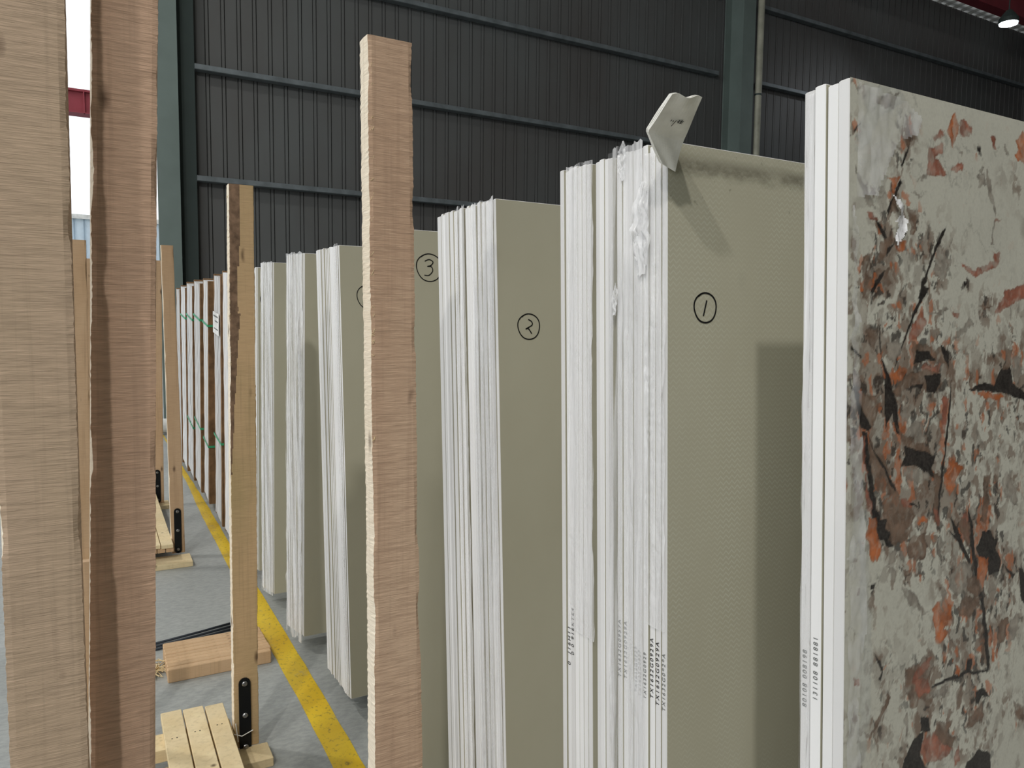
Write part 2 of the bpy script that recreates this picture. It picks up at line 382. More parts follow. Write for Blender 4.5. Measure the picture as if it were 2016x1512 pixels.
# ------------------------------------------------------------------ stone slabs
SW, SH = 3.2, 1.6
def slab_mesh(name, t, face):
    b = .0012; mb = MB().box((0, 0, 0), (SW, t, SH), b)
    me_o = mesh(name, mb.v, mb.f, [M['edge'], face]); me = me_o.data
    for p in me.polygons:
        if p.normal.y < -.9 or p.normal.y > .9: p.material_index = 1
    return me_o
ORD = ['first', 'second', 'third', 'fourth', 'fifth', 'sixth', 'seventh', 'eighth', 'ninth', 'tenth', 'eleventh', 'twelfth', 'thirteenth', 'fourteenth', 'fifteenth', 'sixteenth', 'seventeenth', 'eighteenth', 'nineteenth', 'twentieth', 'twenty-first', 'twenty-second', 'twenty-third', 'twenty-fourth', 'twenty-fifth', 'twenty-sixth', 'twenty-seventh', 'twenty-eighth']
def stack(near, far, L, n, desc, group, t, face='face', zj=.003, gaps=()):
    """slabs standing on edge, leaning; near/far = (X, Y) of the top-left corners of first and last face"""
    (xa, ya), (xb, yb) = near, far; tot = yb-ya
    free = tot-n*t; wts = np.array([.25+random.random()**2*1.2 for _ in range(n-1)])
    for g in gaps: wts[g] = 7
    gp = np.concatenate([[0], np.cumsum(wts/wts.sum()*free)]) if n > 1 else np.array([0.])
    first = None; objs = []
    for i in range(n):
        if i == 0: o = slab_mesh('stone_slab', t, M[face]); first = o
        elif i == 1: o = slab_mesh('stone_slab', t, M['face']); second = o
        else: o = second.copy(); COL.objects.link(o)
        y = ya+i*t+gp[i]; k = (y-ya)/tot
        o.location = (xa+(xb-xa)*k+random.uniform(-.0025, .0025)*(i > 0)*(i < n-1), y-L*SH, .07+random.uniform(-zj, zj)*(i > 0))
        o.rotation_euler = (-math.asin(L), 0, 0)
        tag(o, '%s slab from the near face of %s' % (ORD[i], desc), 'slab', group)
        objs.append(o)
    return objs
sm = stack((.717, .55), (.722, .612), .042, 4, 'the stack faced with orange-brown marble', 'slabs of the marble-faced stack', .0142, zj=.002)
s1 = stack((.736, .867), (.729, 1.146), .040, 20, 'the foam-topped stack numbered one', 'slabs of the stack numbered 1', .0118, 'face_chevron', gaps=(8, 12))
s2 = stack((.757, 1.445), (.762, 1.769), .060, 25, 'the stack numbered two', 'slabs of the stack numbered 2', .0112, gaps=(12,))
s3 = stack((.754, 2.05), (.754, 2.24), .065, 14, 'the stack numbered three', 'slabs of the stack numbered 3', .0118)
s4 = stack((.750, 2.604), (.740, 2.877), .068, 20, 'the stack just left of the middle post', 'slabs of the stack left of the middle post', .0115, gaps=(9,))
s5 = stack((.730, 3.013), (.694, 3.17), -.055, 11, 'the sagging-film stack second left of the middle post', 'slabs of the film-wrapped stack further left', .0118)
s6 = stack((.722, 3.562), (.69, 3.70), -.065, 9, 'the narrow stack right of the bark-edged post', 'slabs of the stack beside the bark-edged post', .0125)
s7 = stack((.722, 3.95), (.70, 4.07), -.065, 8, 'the stack hidden behind the bark-edged post', 'slabs of the stack behind the bark-edged post', .0122)

# handwriting: ribbons of ink lying on a surface (local plane given by origin + two axes)
def ribbon(lines, wdt, o3, ax, ay, nrm, name, mat, parent=None, lift=.0006):
    V = []; Fc = []; o3, ax, ay, nrm = map(Vector, (o3, ax, ay, nrm))
    for ln in lines:
        pts = []
        for i in range(len(ln)-1):      # smooth by Catmull-Rom
            p0 = ln[max(i-1, 0)]; p1 = ln[i]; p2 = ln[i+1]; p3 = ln[min(i+2, len(ln)-1)]
            for s in range(5):
                t = s/5; pts.append(tuple(.5*((2*p1[k])+(-p0[k]+p2[k])*t+(2*p0[k]-5*p1[k]+4*p2[k]-p3[k])*t*t+(-p0[k]+3*p1[k]-3*p2[k]+p3[k])*t**3) for k in (0, 1)))
        pts.append(ln[-1]); base = len(V)
        for i, p in enumerate(pts):
            a = pts[max(i-1, 0)]; b = pts[min(i+1, len(pts)-1)]; d = Vector((b[0]-a[0], b[1]-a[1]));
            d = d.normalized() if d.length > 0 else Vector((1, 0)); q = Vector((-d.y, d.x))*wdt/2
            for sg in (1, -1): V.append(o3+ax*(p[0]+q.x*sg)+ay*(p[1]+q.y*sg)+nrm*lift)
            if i: n0 = base+2*i; Fc.append((n0-2, n0-1, n0+1, n0))
    return mesh(name, V, Fc, mat, parent)
def circ(cx, cy, r, gap=.3, sq=1.0, a0=2.0):
    return [(cx+r*math.cos(a0+(2*math.pi+gap)*i/18)*(1+.04*math.sin(i)), cy+r*sq*math.sin(a0+(2*math.pi+gap)*i/18)) for i in range(19)]
DIG = {1: [[(-.35, -1), (.25, .9)]],
       2: [[(-.1, 1), (.5, .7), (.55, .2), (-.6, -.35), (-.1, -.3), (.5, -1)]],
       3: [[(-.7, .8), (0, 1.05), (.6, .75), (.25, .3), (-.3, .15), (.35, .1), (.5, -.45), (-.1, -1), (-.8, -1)]]}
def number(slab, px, py, r, d, wd=.0026):
    # local coordinates of the slab face
    L = -slab.rotation_euler.x; n = Vector((0, 1, -math.tan(L))); p0 = slab.location
    D = _fw+CR*((px-1008)/F)-CU*((py-756)/F); o = Vector((0, 0, EYE)); q = o+D*((p0-o).dot(n)/D.dot(n))
    lx = q.x-p0.x; lz = (q.z-p0.z)/math.cos(L)
    lines = [circ(0, 0, r)]+[[(a*r*.5, b*r*.56) for a, b in l] for l in DIG[d]]
    return ribbon(lines, wd, (lx, -.0002, lz), (1, 0, 0), (0, 0, 1), (0, -1, 0), 'marker_number', M['ink'], slab)
number(s1[0], 1388, 606, .0225, 1); number(s2[0], 1041, 643, .028, 2); number(s3[0], 845, 527, .040, 3, .003)
def loop_only(slab, px, py, r):
    p0 = slab.location; q = P(px, py, 1, p0.y+.06)
    return ribbon([circ(q.x-p0.x, q.z-p0.z, r)], .003, (0, -.0002, 0), (1, 0, 0), (0, 0, 1), (0, -1, 0), 'marker_circle', M['ink'], slab)
loop_only(s4[0], 733, 582, .044); loop_only(s5[0], 633, 580, .045); loop_only(s6[0], 571, 608, .045); loop_only(s7[0], 519, 591, .045)

# stamped codes on the slab edges (reading upwards)
def code(slab, text, z, size, mat, yo=0.0, sx=1.42):
    cu = bpy.data.curves.new('edge_code', 'FONT'); cu.body = text; cu.size = size; cu.space_character = sx; cu.offset = .0001
    cu.align_y = 'CENTER'
    o = bpy.data.objects.new('edge_code', cu); COL.objects.link(o)
    dg = bpy.context.evaluated_depsgraph_get(); me = bpy.data.meshes.new_from_object(o.evaluated_get(dg)); bpy.data.objects.remove(o)
    me.materials.clear(); me.materials.append(mat)
    t = bpy.data.objects.new('edge_code', me); COL.objects.link(t); t.parent = slab
    # local x -> +Z, local y -> +Y, normal -> -X
    t.matrix_local = Matrix(((0, 0, -1, -.0005), (0, 1, 0, yo), (1, 0, 0, z), (0, 0, 0, 1)))
    return t
for k, (i, tx, z, sz, mt) in enumerate([(0, 'TX1632G0929A', .80-.052, .0098, 'fade'), (1, 'TX1632G0929A', .805-.052, .011, 'ink'), (2, 'TX1632G0929A', .81-.052, .0105, 'ink'),
        (3, 'TX1632G0929', .80-.052, .009, 'fade'), (4, 'TX1632G0927', .80-.052, .009, 'fade'), (5, 'TX1632G0929', .80-.052, .009, 'fade'),
        (8, 'TX1632G0957A', .81-.052, .0105, 'fade'), (7, 'TX1632G0929A', .81-.052, .0105, 'fade'), (17, '0 0 916KTE4', .79-.052, .0115, 'ink'), (18, '0  J16H11 ', .77-.052, .0125, 'ink')]):
    code(s1[i], tx, z, sz, M[mt], .006)
code(sm[3], '80108 008198', .935-.052, .0085, M['fade'], .007); code(sm[2], '131108 881881', .95-.052, .0085, M['fade'], .006)

# ------------------------------------------------------------------ marble face of the nearest slab
MARB = """o194,1645 208,1659 219,1646 218,1635 207,1626 206,1619 201,1627 191,1633
r220,1648 231,1653 246,1641 232,1635 222,1632
r167,1623 185,1633 188,1628 170,1620
r157,1609 184,1622 186,1609 174,1601 193,1587 156,1579 158,1595
r199,1591 215,1601 228,1600 227,1590 205,1588
r285,1640 293,1639 299,1630 288,1628
k255,1625 263,1625 262,1619 255,1620
o342,1645 362,1656 410,1660 434,1639 396,1618 364,1617 345,1617 337,1625 351,1633
k124,1615 116,1598 108,1584 106,1586 113,1601
b121,1626 123,1612 115,1608 114,1620
b113,1640 117,1641 119,1626 114,1621
o83,1567 105,1570 94,1552 89,1553 91,1562
k105,1569 108,1566 84,1527 82,1534
b92,1549 103,1553 96,1535 103,1531 86,1531
b54,1555 63,1556 64,1546 56,1547
g67,1558 78,1561 78,1549 71,1550
r49,1531 59,1531 68,1521 60,1519
k62,1520 69,1519 83,1503 79,1500 71,1508
b71,1497 95,1508 95,1499 79,1483 69,1474 71,1487
k106,1508 90,1490 82,1481 84,1490 95,1497
o98,1496 118,1502 119,1493 107,1487 97,1489
b117,1540 134,1539 136,1526 132,1508 126,1508 123,1525
g144,1502 161,1520 167,1521 150,1499
g183,1503 195,1494 208,1480 196,1463 184,1457 168,1469 177,1484
k194,1521 190,1514 162,1469 147,1436 141,1436 159,1471 185,1516
b39,1480 52,1481 50,1464 61,1453 48,1435 38,1433 42,1452
o35,1452 45,1456 40,1439 34,1440
b69,1468 85,1467 91,1450 77,1453 64,1453
k54,1441 65,1455 79,1467 77,1459 58,1439
g279,1598 290,1584 301,1547 298,1542 287,1566 276,1582
g256,1592 273,1595 276,1580 260,1579
r295,1538 312,1538 298,1533
r296,1500 313,1501 307,1485 290,1473 260,1468 230,1474 227,1479 253,1477 280,1480 296,1489
g295,1536 298,1537 296,1510 292,1509
r319,1455 370,1460 426,1466 419,1439 344,1441 319,1443
k234,1459 242,1458 237,1452 233,1454
g87,1613 110,1605 108,1603 90,1608
g122,1558 151,1559 154,1563 148,1556 131,1556
g133,1572 156,1581 159,1579 142,1573
g116,1594 127,1588 124,1585 117,1587
g121,1488 135,1484 130,1477 123,1480
g27,1576 67,1533 51,1537 33,1558
t41,1666 103,1670 114,1658 87,1647 65,1634 50,1607 37,1592 25,1590 24,1616 42,1635
g60,1656 103,1664 89,1649 65,1647
b23,1665 39,1664 37,1662 26,1663
k20,1614 34,1623 23,1613
g319,1633 327,1624 323,1620 318,1625
g217,1613 229,1614 223,1610
g266,1604 272,1601 269,1593 263,1596
k152,1452 162,1448 146,1430 128,1402 113,1379 98,1354 95,1350 101,1362 125,1404 143,1434
r150,1422 157,1408 135,1387 122,1381 134,1404
b128,1385 148,1383 174,1375 184,1382 201,1378 205,1354 188,1358 158,1363 138,1359 132,1365
k141,1377 161,1373 178,1364 135,1361
k187,1384 205,1372 205,1354 195,1364
r148,1357 188,1358 185,1348 158,1349
b129,1349 188,1352 192,1338 182,1324 162,1323 152,1333 129,1336 111,1323 98,1331 114,1342
k155,1345 188,1348 188,1338 179,1324 162,1325 158,1337
k129,1335 155,1335 152,1330 130,1332
o90,1346 110,1356 123,1353 117,1342 101,1338
k71,1406 76,1370 89,1350 101,1325 106,1311 109,1278 104,1280 96,1302 84,1287 82,1335 80,1354 70,1390
b46,1400 67,1405 64,1385 67,1379 52,1385
g85,1385 110,1383 110,1369 98,1360 88,1368
k24,1381 41,1370 40,1368 24,1378
b33,1327 68,1328 80,1312 69,1305 60,1289 51,1299
k27,1348 39,1318 60,1289 54,1285 40,1290 31,1318
k41,1286 51,1283 64,1231 71,1184 62,1187 57,1222 46,1261
r40,1280 49,1268 55,1222 62,1193 53,1194 52,1232
b54,1279 69,1267 88,1243 101,1222 101,1208 88,1213 70,1221 61,1241
k51,1283 76,1251 101,1222 106,1210 98,1218 73,1250
g111,1307 133,1310 130,1296 115,1289
g131,1288 160,1289 164,1267 131,1271 118,1275
b99,1292 115,1276 157,1265 177,1247 174,1235 115,1268
k118,1264 151,1257 181,1247 174,1235 181,1221 161,1228 141,1240 113,1240 122,1252
g119,1240 171,1226 165,1216 132,1225 116,1230
k211,1344 209,1290 198,1238 188,1164 183,1165 192,1224 201,1270 205,1295
r192,1320 205,1313 200,1274 194,1271
b178,1227 192,1224 186,1161 179,1170
o208,1247 237,1230 220,1211 213,1197 197,1215
b82,1212 101,1214 133,1191 140,1174 121,1169 134,1153 77,1160 71,1179 83,1191
k71,1184 89,1180 83,1159 74,1160
r117,1205 133,1201 133,1189 120,1192
o146,1178 166,1173 163,1165 149,1169
k133,1197 146,1190 144,1189 129,1195
k245,1324 281,1335 304,1331 319,1352 338,1354 347,1331 375,1317 426,1313 427,1299 376,1306 343,1316 304,1322
b325,1378 343,1373 338,1356 319,1350 326,1365
o267,1321 297,1322 328,1315 316,1306 301,1313 274,1312
g342,1364 366,1362 367,1335 351,1329
g261,1279 272,1266 291,1249 288,1247 265,1262
g208,1391 249,1416 253,1409 221,1393 204,1386
r210,1423 228,1423 224,1416 214,1417
g160,1420 193,1427 207,1425 193,1422 166,1419
b267,1428 300,1433 282,1427
r312,1436 323,1455 370,1459 412,1456 400,1436 371,1437 339,1434 316,1423 305,1423
b285,1215 300,1214 293,1189 301,1177 287,1150 279,1158 286,1187
g324,1205 347,1212 356,1193 365,1168 349,1176 332,1182
k249,1183 261,1156 261,1136 254,1137
r232,1168 250,1168 258,1136 236,1139
k214,1170 236,1144 232,1140 221,1148
k280,1143 303,1142 299,1131 284,1133
o76,1370 81,1354 83,1343 78,1347
b24,1357 39,1344 36,1335 24,1344
g309,1412 317,1397 309,1401
b246,1345 255,1340 248,1334
g215,1374 229,1376 220,1371
g236,1372 247,1372 240,1369
k59,1197 71,1196 78,1179 93,1167 103,1148 91,1150 75,1170
b93,1193 119,1178 139,1164 123,1154 107,1148 94,1159 87,1182
o53,1186 68,1186 75,1168 81,1149 75,1136 60,1138 57,1158
b136,1156 166,1154 163,1127 150,1123 133,1130 129,1144
r179,1184 189,1183 190,1164 185,1164
g94,1143 107,1143 104,1128 91,1128
g113,1141 125,1137 123,1127 112,1127
b115,1118 136,1121 137,1110 124,1110
b153,1112 155,1109 144,1101 142,1103
g88,1128 107,1113 104,1103 91,1115
g117,1099 134,1090 147,1082 172,1059 161,1060 141,1075 121,1084
k61,1110 70,1111 67,1103 61,1105
o178,1064 192,1067 200,1054 210,1063 218,1059 216,1031 204,1031 217,1025 201,1015 185,1018 182,1044
b129,998 153,999 176,1011 187,998 177,981 188,959 178,943 157,956 151,947 137,950 128,973
r143,989 163,997 177,1001 170,987 150,979 174,976 181,961 157,956 140,977
k181,966 213,968 250,969 300,961 304,958 250,964 213,964 183,963
g178,960 213,960 210,948 185,947
k251,1176 261,1155 268,1117 274,1085 285,1061 298,1014 305,967 300,959 291,997 283,1048 269,1081 258,1131
k211,1172 241,1134 260,1109 253,1108 230,1135 208,1155 226,1144
b233,1167 255,1158 260,1127 241,1140 229,1157
g227,1110 260,1109 261,1083 250,1069 228,1070 211,1088 216,1100
b250,1093 276,1085 285,1068 269,1063 254,1073
k282,1141 298,1144 310,1129 320,1130 314,1117 327,1099 323,1086 300,1085 295,1097 279,1106 271,1125
o271,1116 287,1105 299,1106 296,1088 284,1072 274,1085
g300,1081 328,1081 316,1062 300,1061
b247,1065 281,1062 274,1045 255,1035 236,1038 229,1049
b278,1031 290,1020 291,979 283,985
k369,1084 381,1080 409,1026 379,1036
b326,1020 342,1024 350,1013 339,992 327,990 320,1000
g354,1017 375,1022 368,991 343,982 347,995
o307,985 317,980 315,969 309,970
o229,981 238,977 235,969 227,972
k253,982 266,982 261,963 251,969
k273,938 293,938 305,923 289,927 282,918 274,924
b259,905 274,913 293,915 294,892 271,895 260,887
b79,956 97,974 102,969 88,954 76,941 61,931 58,933
k158,932 175,926 179,910 158,913
r165,909 193,906 215,890 226,874 201,867 180,869 159,883
k145,908 165,912 159,883 173,864 181,821 113,842 125,877 128,890
b193,917 225,914 215,901 232,888 223,875 201,891 190,905
k257,847 284,858 312,846 312,824 293,805 253,841
r227,865 237,875 245,857 234,849
g124,939 131,946 134,934 138,912 128,923
k68,1031 82,1018 87,1007 81,996 77,997 84,1006
r34,1013 44,1009 44,1001 35,1001
t38,1199 53,1198 58,1099 68,1017 60,959 49,899 40,902 47,1042
g325,919 330,906 324,906
k335,1091 361,1076 357,1072 340,1084
b363,907 389,889 390,870 372,874
g190,1151 201,1143 191,1128 198,1116 187,1128 187,1141
g196,1080 210,1076 203,1062 196,1072"""
CC = {'k': lin(50, 45, 42), 'b': lin(120, 98, 82), 'g': lin(150, 142, 130), 'o': lin(184, 106, 62), 'r': lin(158, 100, 80), 't': lin(186, 188, 182), 'w': lin(202, 200, 186)}
polys = [(l[0], np.array([[float(q) for q in p.split(',')] for p in l[1:].split()])) for l in MARB.split('\n')]
def raster(X, Z):
    """stone colour at mm positions"""
    wx = X+7*(fbm(X/16, Z/16)-.5)*2+2.2*(fbm(X/4+50, Z/4)-.5)*2; wz = Z+7*(fbm(X/16+90, Z/16+33)-.5)*2+2.2*(fbm(X/4, Z/4+70)-.5)*2
    c = np.tile(np.array(CC['w'][:3]), X.shape+(1,))
    n1 = fbm(X/60+5, Z/60)[..., None]; c = c*(.93+.12*n1)
    vein = np.abs(fbm(wx/48+31, wz/70+12, 5)-.5); mv = np.clip(1-vein/.012, 0, 1)*(fbm(X/90+3, Z/90)>.47)
    c = c*(1-.30*mv[..., None])
    sp = fbm(wx/14+8, wz/22+2, 4); zone = np.clip((fbm(X/80+1, Z/80+7)-.46)*7, 0, 1)
    ms = (np.clip((sp-.60)*30, 0, 1)*zone)[..., None]; c = c*(1-ms*.55)+np.array(CC['g'][:3])*ms*.55
    ms = (np.clip((fbm(wx/11+40, wz/17+21, 4)-.665)*30, 0, 1)*zone)[..., None]; c = c*(1-ms*.7)+np.array(CC['b'][:3])*ms*.7
    # busier stone around the traced brown and black patches
    den = np.zeros(X.shape)
    for k, p in polys:
        if k in 'kb':
            cx, cz = p.mean(0); s = np.ptp(p, 0).max()*.3+5; den += np.exp(-((X-cx)**2+(Z-cz)**2)/(2*s*s))*.45
    den = np.clip(den, 0, .8)
    for (sc_, th, kk, am) in ((15, .71, 'g', .6), (9, .72, 'b', .75), (22, .74, 'b', .6), (7, .755, 'k', .8), (12, .80, 'o', .7), (5, .76, 'g', .5)):
        nn = fbm(wx/sc_+sc_*7, wz/(sc_*1.7)+sc_*3, 3); mm = (np.clip((nn-th+.20*den+.015)*30, 0, 1)*am)[..., None]
        mm = mm*np.clip(den*2.6+.10, 0, 1)[..., None]; c = c*(1-mm)+np.array(CC[kk][:3])*mm
    edge = np.abs(fbm(wx/26+70, wz/34+15, 4)-.5); mm = (np.clip(1-edge/.02, 0, 1)*np.clip(den*1.2+.12, 0, .8)*fbm(X/30, Z/30+60))[..., None]
    c = c*(1-mm)+np.array(lin(92, 84, 74)[:3])*mm
    for k, p in polys:
        x0, z0 = p.min(0)-10; x1, z1 = p.max(0)+10
        bb = (X > x0) & (X < x1) & (Z > z0) & (Z < z1)
        if not bb.any(): continue
        thin = k == 'k'
        xx = (X*.55+wx*.45)[bb] if thin else wx[bb]; zz = (Z*.55+wz*.45)[bb] if thin else wz[bb]
        ins = np.zeros(xx.shape, bool); dmin = np.full(xx.shape, 1e9); n = len(p)
        for i in range(n):
            ax, az = p[i]; bx, bz = p[(i+1) % n]
            if az != bz:
                cr = ((az > zz) != (bz > zz)) & (xx < (bx-ax)*(zz-az)/(bz-az)+ax); ins ^= cr
            t = np.clip(((xx-ax)*(bx-ax)+(zz-az)*(bz-az))/((bx-ax)**2+(bz-az)**2+1e-9), 0, 1)
            dmin = np.minimum(dmin, np.hypot(xx-ax-t*(bx-ax), zz-az-t*(bz-az)))
        sd = np.where(ins, dmin, -dmin); soft = 3.0 if k == 't' else 1.1
        a = np.clip(sd/soft+.55, 0, 1)
        if k == 't': a = a*.4
        elif k != 'k': a = a*(.55+.45*np.clip(fbm(xx/7, zz/9)*2.4-.6, 0, 1))
        col = np.array(CC[k][:3])[None]*(.45+1.1*fbm(xx/9+4, zz/9+77))[:, None]*(1-.35*np.exp(-np.abs(sd)/1.6))[:, None]
        c[bb] = c[bb]*(1-a[:, None])+col*a[:, None]
    return c
def marble_face(slab):
    # fine grid where the photograph shows the stone, coarse elsewhere; x,z measured from X=.7 and the floor in mm
    x0 = slab.location.x*1000-700; zt = SH*1000+70
    xs = np.concatenate([np.arange(0, 430, 1.5), np.arange(430, 3200, 14.), [3200.]])
    zs = np.concatenate([np.arange(0, 690, 9.), np.arange(690, 1600, 1.7), [1600.]])
    Xl, Zl = np.meshgrid(xs, zs, indexing='ij'); Xm = Xl+x0; Zm = Zl+70
    fold = np.abs(((Xm-10+400) % 800)-400)+10; foldz = np.where(Zm < 760, 1520-Zm, Zm)
    C = raster(fold, foldz); nx, nz = Xl.shape
    V = np.stack([Xl/1000, np.full_like(Xl, -.0006), Zl/1000], -1).reshape(-1, 3)
    idx = np.arange(nx*nz).reshape(nx, nz); q = np.stack([idx[:-1, :-1], idx[1:, :-1], idx[1:, 1:], idx[:-1, 1:]], -1).reshape(-1, 4)
    me = bpy.data.meshes.new('marble_face'); me.vertices.add(len(V)); me.vertices.foreach_set('co', V.ravel())
    me.loops.add(q.size); me.loops.foreach_set('vertex_index', q.ravel().astype(np.int32)); me.polygons.add(len(q))
    me.polygons.foreach_set('loop_start', np.arange(0, q.size, 4, dtype=np.int32)); me.update(calc_edges=True)
    at = me.color_attributes.new('stone', 'FLOAT_COLOR', 'POINT')
    at.data.foreach_set('color', np.concatenate([C.reshape(-1, 3), np.ones((len(V), 1))], 1).ravel().astype(np.float32))
    t = NT('patterned_marble', .28, .45); a = t.n('ShaderNodeAttribute'); a.attribute_name = 'stone'
    t.col(t.mix(t.ramp(t.noise(t.coord(), 260, 3), [(.4, 0.), (.7, .12)]), a.outputs['Color'], (.25, .24, .2, 1))); me.materials.append(t.m)
    o = bpy.data.objects.new('marble_face', me); COL.objects.link(o); o.parent = slab; o['label'] = 'white marble face with orange, brown and black patches'
marble_face(sm[0])
sm[0]['label'] = 'nearest upright slab with white marble face patched in orange, brown and black'
s1[0]['label'] = 'front grey slab with a circled handwritten 1 and a bent foam strip above'
s2[0]['label'] = 'front grey slab with a circled handwritten 2 on its face'
s3[0]['label'] = 'front grey slab with a circled handwritten 3 beside the middle post'

# ------------------------------------------------------------------ crinkled film
def film_edge(name, xf, y0, y1, z0, z1, L, label, group, ny=60, nz=360, amp=.006, ragged=.02, mat='film', seed=0, rag0=0):
    """film hanging over the slab edges: wrinkled sheet with vertical folds"""
    ya = np.linspace(0, 1, ny); za = np.linspace(0, 1, nz); A, B = np.meshgrid(ya, za, indexing='ij')
    top = z1-.004+ragged*(fbm(ya*6+seed, ya*0+seed, 3)-.35); bot = z0+rag0*vn(ya*7+seed, ya*0+3)
    Z = bot[:, None]+(top-bot)[:, None]*B
    Y = y0+(y1-y0)*A+.006*(fbm(B*14+seed, A*3, 3)-.5)*2*(1-np.abs(2*A-1)*.3)
    r = np.abs(fbm(A*(y1-y0)*130+seed*3+2*fbm(B*6, A, 2), B*5+seed, 3)-.5)*2; r2 = np.abs(fbm(A*(y1-y0)*45+9, B*26+seed, 3)-.5)*2*np.clip(fbm(B*5+seed, A*2+seed)*4-1.6, .15, 1)
    X = -.0025-amp*(r*.7+r2*.8)
    X = xf(Y)+X; Y2 = Y+L*(Z-.07)-L*SH
    V = np.stack([X, Y2, Z], -1).reshape(-1, 3); idx = np.arange(ny*nz).reshape(ny, nz)
    q = np.stack([idx[:-1, :-1], idx[1:, :-1], idx[1:, 1:], idx[:-1, 1:]], -1).reshape(-1, 4)
    org = V.mean(0); org[2] = V[:, 2].min()
    o = mesh(name, V-org, q.tolist(), M[mat], None, org, True)
    return tag(o, label, 'plastic film', group)
lx = lambda near, far: (lambda Y: near[0]+(far[0]-near[0])*(Y-near[1])/(far[1]-near[1]))
x1 = lx((.736, .867), (.729, 1.146)); x2 = lx((.757, 1.445), (.762, 1.769)); x5 = lx((.730, 3.013), (.694, 3.17)); x6 = lx((.722, 3.562), (.69, 3.70))
film_edge('plastic_film', x1, .915, 1.0, .075, 1.678, .040, 'crinkled film bunched over the middle edges of the stack numbered 1', None, 50, 420, .006, .02, seed=1)
film_edge('plastic_film', x1, 1.045, 1.118, .86, 1.676, .040, 'crinkled film over the far side edges of the stack numbered 1', None, 40, 420, .005, .006, seed=5)
film_edge('plastic_film', x1,   .868, .912, .94, 1.66, .040, 'loose film strip over the near edges of the stack numbered 1', None, 28, 400, .006, .008, seed=8)
film_edge('plastic_film', x2, 1.452, 1.56, .08, 1.672, .060, 'glossy crinkled film over the near edges of the stack numbered 2', None, 60, 460, .005, .012, seed=3)
film_edge('plastic_film', x2, 1.60, 1.655, .08, 1.674, .060, 'narrow strip of film over the far part of the stack numbered 2', None, 30, 400, .004, .02, seed=12)
film_edge('plastic_film', x5, 3.02, 3.165, .03, 1.676, -.055, 'film sagging below the edges of the second stack left of the middle post', None, 50, 360, .009, .012, seed=4, rag0=.05)
film_edge('plastic_film', x6, 3.57, 3.69, .06, 1.674, -.065, 'film over the edges of the narrow stack right of the bark-edged post', None, 40, 300, .006, .012, seed=6)
film_edge('plastic_film', lambda Y: .7495+0*Y, 2.61, 2.66,   .08, 1.674, .068, 'thin film over the near edges of the stack left of the middle post', None, 30, 300, .003, .008, seed=9)
film_edge('plastic_film', lambda Y: .7225+0*Y, .594, .611, .08, 1.668, .044, 'narrow film strip on the far edge of the marble-faced stack', None, 12, 420, .0025, .004, seed=15)

# film clinging to the marble face: edge strip, corner veil and a torn scrap
def film_patch(outline, label, mat, amp=.004, off=.004, seed=0, step=.003):
    p = np.array(outline, float)/1000; x0, z0 = p.min(0); x1_, z1_ = p.max(0)
    xs = np.arange(x0-.004, x1_+.004, step); zs = np.arange(z0-.004, z1_+.004, step); X, Z = np.meshgrid(xs, zs, indexing='ij')
    wx = X+.004*(fbm(X*90+seed, Z*90)-.5); wz = Z+.004*(fbm(X*90, Z*90+seed)-.5)
    ins = np.zeros(X.shape, bool); n = len(p)
    for i in range(n):
        ax, az = p[i]; bx, bz = p[(i+1) % n]
        if az != bz: ins ^= ((az > wz) != (bz > wz)) & (wx < (bx-ax)*(wz-az)/(bz-az)+ax)
    h = np.abs(fbm(X*55+seed, Z*22+seed, 4)-.5)*2
    XX = X+.7; YY = .55-.042*(1.67-Z)-off-amp*h*2.2
    V = np.stack([XX, YY, Z], -1).reshape(-1, 3); idx = np.arange(X.size).reshape(X.shape)
    q = np.stack([idx[:-1, :-1], idx[1:, :-1], idx[1:, 1:], idx[:-1, 1:]], -1).reshape(-1, 4); q = q[ins[:-1, :-1].ravel()]
    used = np.unique(q); mp = np.zeros(len(V), int); mp[used] = np.arange(len(used)); V = V[used]; q = mp[q]
    org = V.mean(0); o = mesh('plastic_film', V-org, q.tolist(), M[mat], None, org, True)
    return tag(o, label, 'plastic film')
film_patch([(17, 300), (30, 700), (34, 800), (38, 900), (36, 980), (44, 1080), (41, 1180), (33, 1280), (26, 1400), (27, 1500), (16, 1540), (16, 300)], 'wavy clear film hanging down the left edge of the marble slab face', 'film_clear', seed=2)
film_patch([(24, 1662), (108, 1655), (140, 1640), (130, 1620), (90, 1606), (70, 1570), (56, 1545), (24, 1540)], 'clear film veil over the top left corner of the marble slab face', 'film_clear', .003, .003, 7)
film_patch([(86, 1548), (101, 1540), (112, 1520), (108, 1508), (96, 1490), (92, 1502), (99, 1514), (88, 1520), (98, 1528)], 'torn white film scrap stuck high on the marble slab face', 'film_dense', .005, .003, 4, .0015)

